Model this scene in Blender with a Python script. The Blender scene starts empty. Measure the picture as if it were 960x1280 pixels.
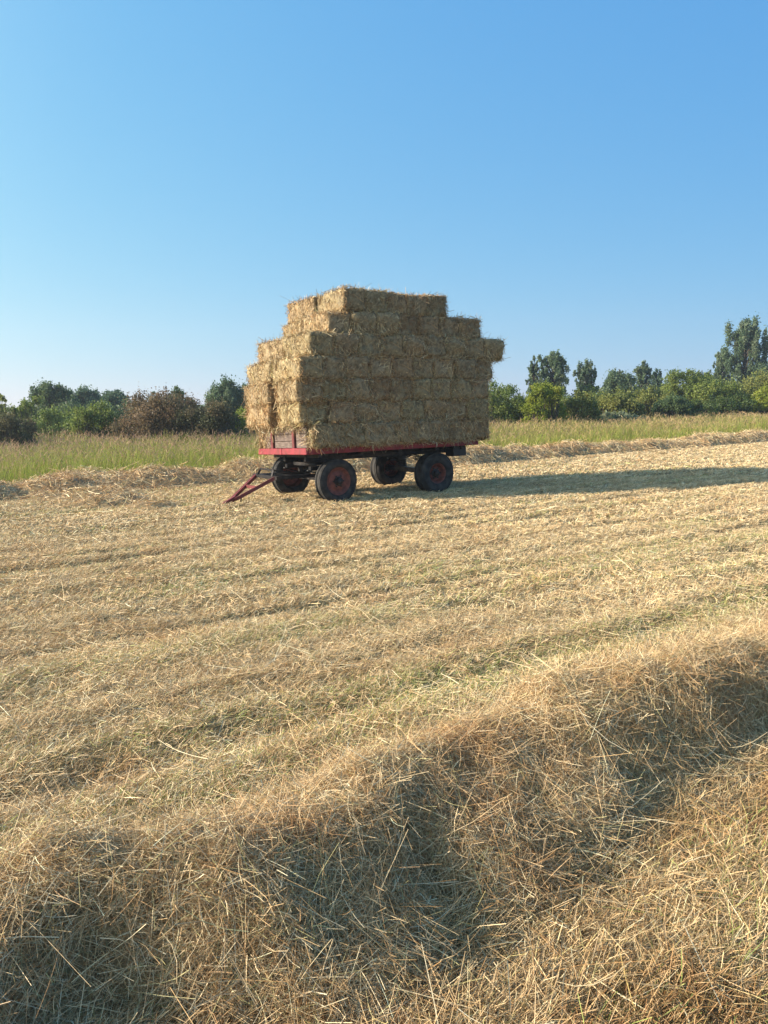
import bpy, math, random
import numpy as np
from mathutils import Vector, Matrix, noise as mnoise

rng = np.random.default_rng(7)
random.seed(7)
scene = bpy.context.scene
COL = scene.collection

# ------------------------------------------------------------------ camera
CAM_H = 1.70
F = 960.0                      # focal length in photo pixels (960 x 1280)
PITCH = math.atan(140 / F)
ROLL = math.radians(1.0)
fwd = Vector((0, math.cos(PITCH), -math.sin(PITCH)))
right0 = Vector((1, 0, 0))
up0 = right0.cross(fwd)
right = right0 * math.cos(ROLL) - up0 * math.sin(ROLL)
up = right.cross(fwd)
cam_d = bpy.data.cameras.new('camera')
cam_d.sensor_fit = 'VERTICAL'
cam_d.sensor_height = 36.0
cam_d.lens = F / 1280 * 36.0
cam_d.clip_start = 0.05
cam_d.clip_end = 3000
cam = bpy.data.objects.new('camera', cam_d)
COL.objects.link(cam)
M = Matrix((right, up, -fwd)).transposed().to_4x4()
M.translation = Vector((0, 0, CAM_H))
cam.matrix_world = M
scene.camera = cam


def ray(px, py):
    return (fwd + right * ((px - 480) / F) + up * ((640 - py) / F))


def at(px, py, Y):
    """world point at depth Y on the line of sight through a photo pixel"""
    d = ray(px, py)
    return Vector((0, 0, CAM_H)) + d * (Y / d.y)


# ------------------------------------------------------------------ field axes
TH = math.radians(57)
U = np.array([math.sin(TH), math.cos(TH)])        # along the mown rows
N_ = np.array([-math.cos(TH), math.sin(TH)])      # across the rows, away
ROT = math.atan2(U[1], U[0])


def uv(x, y):
    return x * U[0] + y * U[1], x * N_[0] + y * N_[1]


def xy(u, v):
    return u * U[0] + v * N_[0], u * U[1] + v * N_[1]


# ------------------------------------------------------------------ noise
def _hash(ix, iy, seed):
    h = (ix.astype(np.int64) * 374761393 + iy.astype(np.int64) * 668265263 + seed * 974711) & 0xffffffff
    h = ((h ^ (h >> 13)) * 1274126177) & 0xffffffff
    h = h ^ (h >> 16)
    return (h & 0xffff) / 65535.0


def vnoise(x, y, seed=0):
    ix = np.floor(x); iy = np.floor(y)
    fx = x - ix; fy = y - iy
    fx = fx * fx * (3 - 2 * fx); fy = fy * fy * (3 - 2 * fy)
    a = _hash(ix, iy, seed); b = _hash(ix + 1, iy, seed)
    c = _hash(ix, iy + 1, seed); d = _hash(ix + 1, iy + 1, seed)
    return (a + (b - a) * fx) * (1 - fy) + (c + (d - c) * fx) * fy


def fbm(x, y, seed=0, o=3):
    s = 0; a = 0.5; t = 0
    for k in range(o):
        s = s + a * vnoise(x * 2 ** k, y * 2 ** k, seed + k * 17); t += a; a *= 0.5
    return s / t


def sstep(a, b, x):
    t = np.clip((x - a) / (b - a), 0, 1)
    return t * t * (3 - 2 * t)


# ------------------------------------------------------------------ ground relief
def field_h(x, y):
    u, v = uv(x, y)
    h = 0.03 * (fbm(u / 2.2, v / 0.35, 3) - .5) + 0.04 * (fbm(u / .30, v / .16, 11) - .5)
    h = h + 0.012 * np.sin(v * 2 * math.pi / .62 + 1.2 * vnoise(u / 4, v / 2, 31))
    for vc, dep, wd, sd in ((5.62, .07, .08, 1), (6.85, .05, .09, 2), (7.7, .03, .07, 9), (8.6, .05, .10, 4), (4.5, .03, .09, 5), (10.6, .05, .11, 6), (12.4, .04, .11, 7), (3.55, .04, .12, 8)):
        cc = vc + .16 * (vnoise(u / 2.5, u * 0 + .5, sd) - .5)
        m = sstep(.3, .62, vnoise(u / .8, u * 0 + 3.5, sd + 40))
        h = h - dep * m * np.exp(-((v - cc) / wd) ** 2)
    h = h + .09 * (fbm(u / .38, v / .30, 19) - .5) * (1 - sstep(1.8, 2.15, v))
    fade = 1 - sstep(24, 45, np.hypot(x, y))
    return h * fade


def row_near(u, v):
    vc = 2.20 + .14 * sstep(.9, 1.7, u) + .12 * (fbm(u / .8, u * 0, 71) - .5) + .16 * np.exp(-((u - .1) / .45) ** 2)
    steep = np.maximum(sstep(-.15, .15, u) * (1 - sstep(.70, .95, u)), sstep(2.2, 2.55, u) * (1 - sstep(4.1, 4.8, u)))
    steep = np.maximum(steep, .55 * np.exp(-((u - 1.42) / .10) ** 2))
    steep = np.maximum(steep, .34 * sstep(.0, .3, u) * (1 - .75 * sstep(.85, 1.1, u) * (1 - sstep(1.9, 2.3, u))))
    H = .232 + .08 * (fbm(u / .5, u * 0 + 9, 72) - .5) + .10 * steep
    wn = .42 - .19 * steep + .14 * (vnoise(u / .35, v / .4 + 4, 73) - .5)
    d = np.where(v < vc, (v - vc) / wn, (v - vc) / .36)
    p = np.exp(-np.abs(d) ** (2.0 + .8 * steep))
    lump = .13 * (fbm(u / .26, v / .24, 74) - .5) + .08 * (fbm(u / .10, v / .10, 75) - .5)
    return H * p + lump * sstep(.04, .5, p)


def row_far(u, v):
    vc = 16.1 + .9 * (fbm(u / 5, u * 0, 81) - .5)
    H = .17 + .36 * fbm(u / 1.2, u * 0 + 9, 82)
    w = .54 + .3 * (vnoise(u / 1.1, u * 0 + 4, 83) - .5)
    p = np.exp(-np.abs((v - vc) / w) ** 2.4)
    lump = .22 * (fbm(u / .5, v / .45, 84) - .5)
    return H * p + lump * sstep(.05, .6, p)


_heaps = []
for (px, py, hh, ww) in ((100, 610, .36, .8), (140, 630, .17, .5), (70, 622, .14, .5), (186, 634, .13, .35), (22, 614, .14, .5), (118, 622, .18, .6)):
    d = ray(px, py); t = -CAM_H / d.z
    _heaps.append((d.x * t, d.y * t, hh, ww))


def heap_left(x, y):
    h = 0
    for (cx, cy, hh, ww) in _heaps:
        du, dv = uv(x - cx, y - cy)
        h = np.maximum(h, hh * np.exp(-((du / (ww * 1.2)) ** 2 + (dv / (ww * .8)) ** 2) ** 1.1))
    lump = .25 * (fbm(x / .5, y / .45, 94) - .5)
    return h + lump * sstep(.05, .3, h)


# ------------------------------------------------------------------ mesh helpers
def mesh_np(name, verts, quads, mat, cols=None, smooth=False, parent=None, link=True, tris=None, mats=None, mat_idx=None):
    me = bpy.data.meshes.new(name)
    verts = np.asarray(verts, np.float32)
    quads = np.asarray(quads, np.int32).reshape(-1, 4)
    nt = 0 if tris is None else len(tris)
    nq = len(quads)
    loops = quads.ravel() if nt == 0 else np.concatenate([quads.ravel(), np.asarray(tris, np.int32).ravel()])
    starts = np.arange(nq) * 4
    if nt:
        starts = np.concatenate([starts, nq * 4 + np.arange(nt) * 3])
    me.vertices.add(len(verts)); me.vertices.foreach_set('co', verts.ravel())
    me.loops.add(len(loops)); me.loops.foreach_set('vertex_index', loops.astype(np.int32))
    me.polygons.add(nq + nt); me.polygons.foreach_set('loop_start', starts.astype(np.int32))
    if mat_idx is not None:
        me.polygons.foreach_set('material_index', np.asarray(mat_idx, np.int32))
    me.update(calc_edges=True)
    if smooth:
        me.polygons.foreach_set('use_smooth', np.ones(nq + nt, bool))
    if cols is not None:
        a = me.color_attributes.new('tint', 'FLOAT_COLOR', 'POINT')
        c4 = np.ones((len(verts), 4), np.float32); c4[:, :3] = cols
        a.data.foreach_set('color', c4.ravel())
    for m in (mats or [mat]):
        me.materials.append(m)
    o = bpy.data.objects.new(name, me)
    if link:
        COL.objects.link(o)
    if parent:
        o.parent = parent
    return o


def norm(a):
    return a / (np.linalg.norm(a, axis=-1, keepdims=True) + 1e-9)


def ribbons(P, D, L, W, B, seg=2, roll=None, taper=.6):
    """bent straw ribbons: start P, direction D, length L, width W, bend vector B"""
    n = len(P)
    D = norm(D)
    r = rng.normal(size=(n, 3)) if roll is None else roll
    S = norm(np.cross(D, r))
    t = np.linspace(0, 1, seg + 1)
    V = np.empty((n, seg + 1, 2, 3), np.float32)
    for k, tt in enumerate(t):
        c = P + D * (L * tt)[:, None] + B * (L * tt * tt)[:, None]
        w = W * (1 - (1 - taper) * tt)
        V[:, k, 0] = c - S * (w * .5)[:, None]
        V[:, k, 1] = c + S * (w * .5)[:, None]
    base = (np.arange(n) * (seg + 1) * 2)[:, None]
    Q = []
    for k in range(seg):
        a = base + 2 * k
        Q.append(np.concatenate([a, a + 1, a + 3, a + 2], 1))
    return V.reshape(-1, 3), np.stack(Q, 1).reshape(-1, 4), (seg + 1) * 2


class Bag:
    def __init__(s):
        s.v, s.q, s.c, s.n = [], [], [], 0

    def add(s, v, q, c):
        s.v.append(np.asarray(v, np.float32)); s.q.append(np.asarray(q, np.int64) + s.n)
        s.c.append(np.asarray(c, np.float32)); s.n += len(v)

    def straw(s, P, D, L, W, B, C, seg=2, **k):
        v, q, m = ribbons(P, D, L, W, B, seg, **k)
        s.add(v, q, np.repeat(C, m, 0))

    def build(s, name, mat, **k):
        return mesh_np(name, np.concatenate(s.v), np.concatenate(s.q), mat, np.concatenate(s.c), **k)


def tag(o, label=None, cat=None, group=None, kind=None):
    if label: o['label'] = label
    if cat: o['category'] = cat
    if group: o['group'] = group
    if kind: o['kind'] = kind
    return o


def empty(name, loc, rz=0.0):
    o = bpy.data.objects.new(name, None)
    o.location = loc; o.rotation_euler = (0, 0, rz)
    o.empty_display_size = .2
    COL.objects.link(o)
    return o


# ------------------------------------------------------------------ materials
def newmat(name):
    m = bpy.data.materials.new(name); m.use_nodes = True
    nt = m.node_tree
    return m, nt, nt.nodes['Principled BSDF'], nt.nodes['Material Output']


def tint_mat(name, rough=.6, spec=.25, transl=.25, vary=0.0, per_object=0.0, gain=1.0):
    """procedural stalk/leaf material: tint per stalk, noise along it, some light passing through"""
    m, nt, p, out = newmat(name)
    N, Lk = nt.nodes, nt.links
    a = N.new('ShaderNodeAttribute'); a.attribute_name = 'tint'
    col = a.outputs['Color']
    tc = N.new('ShaderNodeTexCoord')
    nz = N.new('ShaderNodeTexNoise'); nz.inputs['Scale'].default_value = 40; nz.inputs['Detail'].default_value = 2
    Lk.new(tc.outputs['Object'], nz.inputs['Vector'])
    mr = N.new('ShaderNodeMapRange')
    mr.inputs['From Min'].default_value = .3; mr.inputs['From Max'].default_value = .7
    mr.inputs['To Min'].default_value = gain * (1 - vary); mr.inputs['To Max'].default_value = gain * (1 + vary)
    Lk.new(nz.outputs['Fac'], mr.inputs['Value'])
    val = mr.outputs['Result']
    if per_object:
        oi = N.new('ShaderNodeObjectInfo')
        m2 = N.new('ShaderNodeMapRange')
        m2.inputs['To Min'].default_value = 1 - per_object; m2.inputs['To Max'].default_value = 1 + per_object
        Lk.new(oi.outputs['Random'], m2.inputs['Value'])
        mm = N.new('ShaderNodeMath'); mm.operation = 'MULTIPLY'
        Lk.new(val, mm.inputs[0]); Lk.new(m2.outputs['Result'], mm.inputs[1]); val = mm.outputs[0]
        wn = N.new('ShaderNodeTexWhiteNoise'); wn.noise_dimensions = '1D'
        Lk.new(oi.outputs['Random'], wn.inputs['W'])
        mx = N.new('ShaderNodeMix'); mx.data_type = 'RGBA'; mx.blend_type = 'MULTIPLY'; mx.inputs[0].default_value = 1
        rp = N.new('ShaderNodeValToRGB')
        rp.color_ramp.elements[0].color = (.97, 1, .93, 1); rp.color_ramp.elements[1].color = (1.0, .93, .88, 1)
        e = rp.color_ramp.elements.new(.5); e.color = (1, 1, 1, 1)
        Lk.new(wn.outputs['Value'], rp.inputs['Fac'])
        Lk.new(col, mx.inputs[6]); Lk.new(rp.outputs['Color'], mx.inputs[7]); col = mx.outputs[2]
    vm = N.new('ShaderNodeVectorMath'); vm.operation = 'SCALE'
    Lk.new(col, vm.inputs[0]); Lk.new(val, vm.inputs['Scale'])
    Lk.new(vm.outputs[0], p.inputs['Base Color'])
    p.inputs['Roughness'].default_value = rough
    p.inputs['Specular IOR Level'].default_value = spec
    if transl:
        tr = N.new('ShaderNodeBsdfTranslucent'); Lk.new(vm.outputs[0], tr.inputs['Color'])
        ms = N.new('ShaderNodeMixShader'); ms.inputs[0].default_value = transl
        Lk.new(p.outputs[0], ms.inputs[1]); Lk.new(tr.outputs[0], ms.inputs[2])
        Lk.new(ms.outputs[0], out.inputs['Surface'])
    return m


def ground_mat():
    m, nt, p, out = newmat('cut field soil and stubble')
    N, Lk = nt.nodes, nt.links
    tc = N.new('ShaderNodeTexCoord')
    mp = N.new('ShaderNodeMapping'); mp.inputs['Rotation'].default_value = (0, 0, -ROT)
    Lk.new(tc.outputs['Object'], mp.inputs['Vector'])
    ramps = []
    for sc, vec, stops in ((3.0, (1, 2.6, 1), ((.30, (.21, .15, .07)), (.5, (.36, .27, .13)), (.7, (.46, .37, .19)))),
                           (60, (1, 1.6, 1), ((.35, (.45, .42, .38)), (.6, (1.0, 1.0, 1.0))))):
        mq = N.new('ShaderNodeMapping'); mq.inputs['Scale'].default_value = vec
        Lk.new(mp.outputs[0], mq.inputs['Vector'])
        nz = N.new('ShaderNodeTexNoise'); nz.inputs['Scale'].default_value = sc; nz.inputs['Detail'].default_value = 6
        nz.inputs['Roughness'].default_value = .65
        Lk.new(mq.outputs[0], nz.inputs['Vector'])
        r = N.new('ShaderNodeValToRGB')
        r.color_ramp.elements[0].position = stops[0][0]; r.color_ramp.elements[0].color = (*stops[0][1], 1)
        r.color_ramp.elements[1].position = stops[-1][0]; r.color_ramp.elements[1].color = (*stops[-1][1], 1)
        for pos, c in stops[1:-1]:
            e = r.color_ramp.elements.new(pos); e.color = (*c, 1)
        Lk.new(nz.outputs['Fac'], r.inputs['Fac']); ramps.append((r, nz))
    mx = N.new('ShaderNodeMix'); mx.data_type = 'RGBA'; mx.blend_type = 'MULTIPLY'; mx.inputs[0].default_value = 1
    Lk.new(ramps[0][0].outputs[0], mx.inputs[6]); Lk.new(ramps[1][0].outputs[0], mx.inputs[7])
    sx = N.new('ShaderNodeSeparateXYZ'); Lk.new(mp.outputs[0], sx.inputs[0])
    mr = N.new('ShaderNodeMapRange'); mr.inputs['From Min'].default_value = 17.5; mr.inputs['From Max'].default_value = 20
    Lk.new(sx.outputs['Y'], mr.inputs['Value'])
    mg = N.new('ShaderNodeMix'); mg.data_type = 'RGBA'; mg.inputs[7].default_value = (.10, .13, .035, 1)
    Lk.new(mr.outputs[0], mg.inputs[0]); Lk.new(mx.outputs[2], mg.inputs[6])
    Lk.new(mg.outputs[2], p.inputs['Base Color'])
    p.inputs['Roughness'].default_value = .9; p.inputs['Specular IOR Level'].default_value = .1
    b = N.new('ShaderNodeBump'); b.inputs['Strength'].default_value = .9; b.inputs['Distance'].default_value = .03
    Lk.new(ramps[1][1].outputs['Fac'], b.inputs['Height']); Lk.new(b.outputs[0], p.inputs['Normal'])
    return m


def solid(name, c1, c2, scale=8, rough=.6, metal=0, spec=.4, stretch=(1, 1, 1), bump=0.0, lo=.35, hi=.65, detail=6):
    m, nt, p, out = newmat(name)
    N, Lk = nt.nodes, nt.links
    tc = N.new('ShaderNodeTexCoord')
    mp = N.new('ShaderNodeMapping'); mp.inputs['Scale'].default_value = stretch
    Lk.new(tc.outputs['Object'], mp.inputs['Vector'])
    nz = N.new('ShaderNodeTexNoise'); nz.inputs['Scale'].default_value = scale; nz.inputs['Detail'].default_value = detail
    Lk.new(mp.outputs[0], nz.inputs['Vector'])
    r = N.new('ShaderNodeValToRGB')
    r.color_ramp.elements[0].position = lo; r.color_ramp.elements[0].color = (*c1, 1)
    r.color_ramp.elements[1].position = hi; r.color_ramp.elements[1].color = (*c2, 1)
    Lk.new(nz.outputs['Fac'], r.inputs['Fac'])
    Lk.new(r.outputs[0], p.inputs['Base Color'])
    p.inputs['Roughness'].default_value = rough; p.inputs['Metallic'].default_value = metal
    p.inputs['Specular IOR Level'].default_value = spec
    if bump:
        b = N.new('ShaderNodeBump'); b.inputs['Strength'].default_value = bump; b.inputs['Distance'].default_value = .01
        Lk.new(nz.outputs['Fac'], b.inputs['Height']); Lk.new(b.outputs[0], p.inputs['Normal'])
    return m


M_hay = tint_mat('dry cut hay', .55, .3, .13, .15)
M_bale = tint_mat('pressed hay', .65, .2, .05, .25, per_object=.07)
M_grass = tint_mat('meadow grass', .6, .2, .35, .1)
M_leaf = tint_mat('leaves', .5, .3, .5, .1)
M_ground = ground_mat()
M_red = solid('worn red paint', (.13, .026, .026), (.26, .030, .042), 7, .62, bump=.15, lo=.28, hi=.6)
M_dkred = solid('old dark red paint', (.10, .018, .018), (.17, .03, .03), 9, .6)
M_rim = solid('faded red wheel rim', (.10, .030, .022), (.21, .060, .040), 14, .65, bump=.1)
M_tyre = solid('dusty rubber', (.010, .010, .011), (.050, .046, .042), 9, .75, spec=.3, bump=.3)
M_steel = solid('dark greasy steel', (.012, .012, .014), (.05, .042, .038), 12, .5, .6)
M_wood = solid('weathered planks', (.095, .070, .060), (.20, .155, .135), 7, .8, spec=.15, stretch=(6, 1.2, 9), bump=.3)
M_floor = solid('old bed boards', (.06, .045, .035), (.13, .10, .08), 7, .85, spec=.1)
M_black = solid('black plastic box', (.008, .008, .009), (.02, .02, .022), 9, .5)
M_bark = solid('bark', (.05, .04, .03), (.12, .10, .08), 18, .9, spec=.1, bump=.4)

# straw colours (linear)
STRAW = np.array([(.69, .535, .32), (.61, .45, .255), (.49, .33, .165), (.37, .22, .10), (.46, .405, .185), (.76, .64, .42)])
GREEN = np.array([(.28, .33, .08), (.36, .38, .12), (.22, .27, .07)])


def straw_cols(n, w, vary=.18):
    w = np.asarray(w, float); w = w / w.sum()
    c = STRAW[rng.choice(len(STRAW), n, p=w)]
    return np.clip(c * (1 + vary * rng.normal(size=(n, 1))), .02, .85)


# ------------------------------------------------------------------ ground sheet
def grade(a, b, d0, k):
    """positions from a to b with a step growing with distance"""
    out = [a]
    while out[-1] < b:
        out.append(out[-1] + max(d0, k * abs(out[-1])))
    return np.array(out)


ys = np.concatenate([-grade(1.0, 400, .3, .3)[::-1], grade(-.9, .99, .2, .0), grade(1.0, 60, .025, .011), grade(61, 900, 2, .12)])
xp = grade(0, 700, .045, .014)
xs = np.concatenate([-xp[:0:-1], xp])
X, Y = np.meshgrid(xs, ys)
Z = field_h(X, Y)
gv = np.stack([X, Y, Z], -1).reshape(-1, 3)
nx = len(xs); ny = len(ys)
ii = (np.arange(ny - 1)[:, None] * nx + np.arange(nx - 1)[None, :]).ravel()
gq = np.stack([ii, ii + 1, ii + nx + 1, ii + nx], 1)
g = mesh_np('ground', gv, gq, M_ground, smooth=True)
tag(g, 'mown hay field of dry tan stubble running in rows to the meadow', 'field', kind='structure')


# ------------------------------------------------------------------ loose cut hay and stubble over the field
def cut_hay():
    bag = Bag()
    bands = ((1.5, 3.2, 7.0), (3.2, 6.0, 5.5), (6.0, 10.0, 3.6), (10, 16, 2.6), (16, 27, 1.6), (27, 46, .9))
    for (y0, y1, C) in bands:
        ym = (y0 + y1) / 2
        Wd = max(.0025, .0005 * ym)
        mg = 3.0 if y1 < 4 else 2.2 if y1 < 11 else 1.5
        xl, xr = -.62 * y1 - mg, .62 * y1 + mg
        n = int(C / (.07 * Wd) * (xr - xl) * (y1 - y0) * .55)
        x = rng.uniform(xl, xr, n); y = rng.uniform(y0, y1, n)
        keep = (np.abs(x) < .62 * y + mg)
        u, v = uv(x, y)
        keep &= (v < 17.2)
        # clumps of thicker and thinner cover
        dens = fbm(u / .7, v / .22, 51)
        keep &= rng.random(n) < .15 + 1.5 * np.clip(1.6 * (dens - .5) + .5, 0, 1)
        x, y, u, v = x[keep], y[keep], u[keep], v[keep]
        n = len(x)
        nt_ = n // 9
        tx = rng.choice(n, nt_); ti = rng.integers(0, nt_, n)
        tuft = rng.random(n) < .5
        x = np.where(tuft, x[tx][ti] + rng.normal(0, .022, n), x); y = np.where(tuft, y[tx][ti] + rng.normal(0, .022, n), y)
        u, v = uv(x, y)
        taz = rng.normal(0, .6, nt_)[ti]; tb = rng.normal(1, .2, nt_)[ti]
        z = field_h(x, y)
        nz1 = fbm(u / 1.3, v / .3, 52); nz2 = fbm(u / .5, v / .5, 53); nz3 = vnoise(u / 2.2, v / .35, 54)
        stub = rng.random(n) < np.where(tuft, .93, .55)
        az = np.where(stub, ROT - .2 + np.where(tuft, taz + rng.normal(0, .3, n), rng.normal(0, .7, n)), rng.uniform(0, 2 * math.pi, n))
        el = np.where(stub, np.radians(rng.uniform(20, 75, n)), np.radians(rng.normal(3, 8, n)))
        L = np.where(stub, rng.uniform(.04, .105, n), rng.gamma(2.4, .028, n).clip(.02, .22))
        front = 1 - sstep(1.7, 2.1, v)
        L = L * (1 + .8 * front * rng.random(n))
        D = np.stack([np.cos(el) * np.cos(az), np.cos(el) * np.sin(az), np.sin(el)], 1)
        z0 = z + np.where(stub, -.005, rng.uniform(0.0, .045, n))
        P = np.stack([x, y, z0], 1)
        B = rng.normal(size=(n, 3)) * .22
        B[:, 2] = np.where(stub, -.25, B[:, 2] * .5)
        W = Wd * rng.uniform(.6, 1.35, n)
        C_ = straw_cols(n, (3, 4, 2.6, 1.5, 1.2, 1.6)) * np.where(tuft, tb, 1)[:, None].clip(.6, 1.35)
        # patches: paler, browner, greener
        pale = sstep(.52, .75, nz1)[:, None]; brown = sstep(.55, .78, nz2)[:, None]
        C_ = C_ * (1 + .16 * pale) * (1 - brown * np.array([.08, .13, .17]))
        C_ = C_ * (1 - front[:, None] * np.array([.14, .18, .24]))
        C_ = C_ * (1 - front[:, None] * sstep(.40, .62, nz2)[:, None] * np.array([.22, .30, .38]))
        strip = .10 * front * sstep(.45, .6, nz1) + np.exp(-((v - 3.55) / .24) ** 2) * .36 * sstep(1.6, 3.0, u) + np.exp(-((v - 5.1) / .25) ** 2) * .2 + .2 * sstep(.66, .85, nz3)
        gr = rng.random(n) < strip * np.where(stub, 1, .3)
        C_[gr] = GREEN[rng.choice(3, gr.sum())] * (1 + .2 * rng.normal(size=(gr.sum(), 1))).clip(.5, 1.5)
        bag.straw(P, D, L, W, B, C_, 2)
    # a few longer single stalks close by
    n = 600
    y = rng.uniform(1.6, 6.5, n); x = rng.uniform(-.62, .62, n) * y
    z = field_h(x, y) + rng.uniform(.02, .07, n)
    az = rng.uniform(0, 2 * math.pi, n); el = np.radians(rng.normal(6, 12, n))
    D = np.stack([np.cos(el) * np.cos(az), np.cos(el) * np.sin(az), np.sin(el)], 1)
    bag.straw(np.stack([x, y, z], 1), D, rng.uniform(.12, .34, n), rng.uniform(.002, .0036, n), rng.normal(size=(n, 3)) * .25,
              straw_cols(n, (3, 1, 1, .3, .5, 4)), 4)
    o = bag.build('cut_hay', M_hay)
    tag(o, 'loose pale straw and short stubble left lying over the mown field', 'cut hay', kind='stuff')


cut_hay()


# ------------------------------------------------------------------ windrows
def windrow(name, hfun, sample, n_straw, Wd, label, grid, lay=1.0, fringe=0.08, L0=.055, bend=.22):
    """a raked heap: a lumpy mound sheet plus loose stalks lying in its skin"""
    bag = Bag()
    gx, gy, mask_min = grid()
    H = hfun(gx, gy)
    base = field_h(gx, gy)
    Zm = base + H - .022
    ny_, nx_ = gx.shape
    v = np.stack([gx, gy, Zm], -1).reshape(-1, 3)
    i = (np.arange(ny_ - 1)[:, None] * nx_ + np.arange(nx_ - 1)[None, :]).ravel()
    q = np.stack([i, i + 1, i + nx_ + 1, i + nx_], 1)
    Hf = H.ravel()
    q = q[(Hf[q] > mask_min).any(1)]
    c = np.tile(np.array([[.33, .23, .11]]), (len(v), 1)) * (1 + .25 * rng.normal(size=(len(v), 1))).clip(.4, 1.6)
    bag.add(v, q, c)
    x, y = sample(n_straw)
    H = hfun(x, y)
    k = H > mask_min * (1 + 2 * rng.random(len(x)))
    k |= (H > .01) & (rng.random(len(x)) < fringe)
    x, y, H = x[k], y[k], H[k]
    n = len(x)
    e = .03
    gxn = (hfun(x + e, y) - hfun(x - e, y)) / (2 * e); gyn = (hfun(x, y + e) - hfun(x, y - e)) / (2 * e)
    nrm = norm(np.stack([-gxn, -gyn, np.ones(n)], 1))
    r = norm(rng.normal(size=(n, 3)) + np.array([0, 0, -.25]))
    tng = norm(r - nrm * (r * nrm).sum(1, keepdims=True))
    lift = rng.normal(.10, .28, n)
    D = norm(tng + nrm * lift[:, None])
    L = rng.gamma(3.2, L0, n).clip(.05, .55)
    off = rng.normal(.0, .022, n) * lay
    P = np.stack([x, y, field_h(x, y) + H], 1) + nrm * off[:, None] - D * (L * .5)[:, None]
    B = rng.normal(size=(n, 3)) * bend - nrm * .12
    W = Wd * rng.uniform(.6, 1.5, n)
    u_, v_ = uv(x, y)
    C = straw_cols(n, (2.4, 3.2, 3.2, 2.8, 1.0, 1.2))
    br = sstep(.5, .75, fbm(u_ / .3, v_ / .3, 61))[:, None]
    C = C * (1 - br * np.array([.08, .18, .25]))
    bag.straw(P, D, L, W, B, C, 3)
    o = bag.build(name, M_hay)
    tag(o, label, 'windrow', 'raked rows of loose hay')
    return o


def grid_uv(u0, u1, v0, v1, d, m):
    def f():
        uu, vv = np.meshgrid(np.arange(u0, u1, d), np.arange(v0, v1, d))
        a, b = xy(uu, vv)
        return a, b, m
    return f


def samp_uv(u0, u1, v0, v1):
    return lambda n: xy(rng.uniform(u0, u1, n), rng.uniform(v0, v1, n))


windrow('hay_windrow', lambda x, y: row_near(*uv(x, y)), samp_uv(-2.0, 7.2, 1.45, 3.0), 900000, .0018,
        'tangled row of raked hay with deep shadow crossing the near foreground', grid_uv(-2.6, 7.5, .9, 3.3, .022, .02), L0=.030, lay=1.25, bend=.34)
windrow('hay_windrow', lambda x, y: row_far(*uv(x, y)), samp_uv(-3, 48, 14.6, 17.8), 170000, .009,
        'low lumpy row of raked hay along the meadow edge behind the red wagon', grid_uv(-3, 48, 14.4, 18, .12, .03), lay=1.6, L0=.05)
hx = [h[0] for h in _heaps]; hy = [h[1] for h in _heaps]


def grid_heap():
    a, b = np.meshgrid(np.arange(min(hx) - 2, max(hx) + 2, .1), np.arange(min(hy) - 2, max(hy) + 2, .1))
    return a, b, .03


windrow('hay_windrow', heap_left, lambda n: (rng.uniform(min(hx) - 2, max(hx) + 2, n), rng.uniform(min(hy) - 2, max(hy) + 2, n)), 60000, .008,
        'scattered humped end of a hay row left of the wagon drawbar', grid_heap, lay=1.6, L0=.05)


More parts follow.
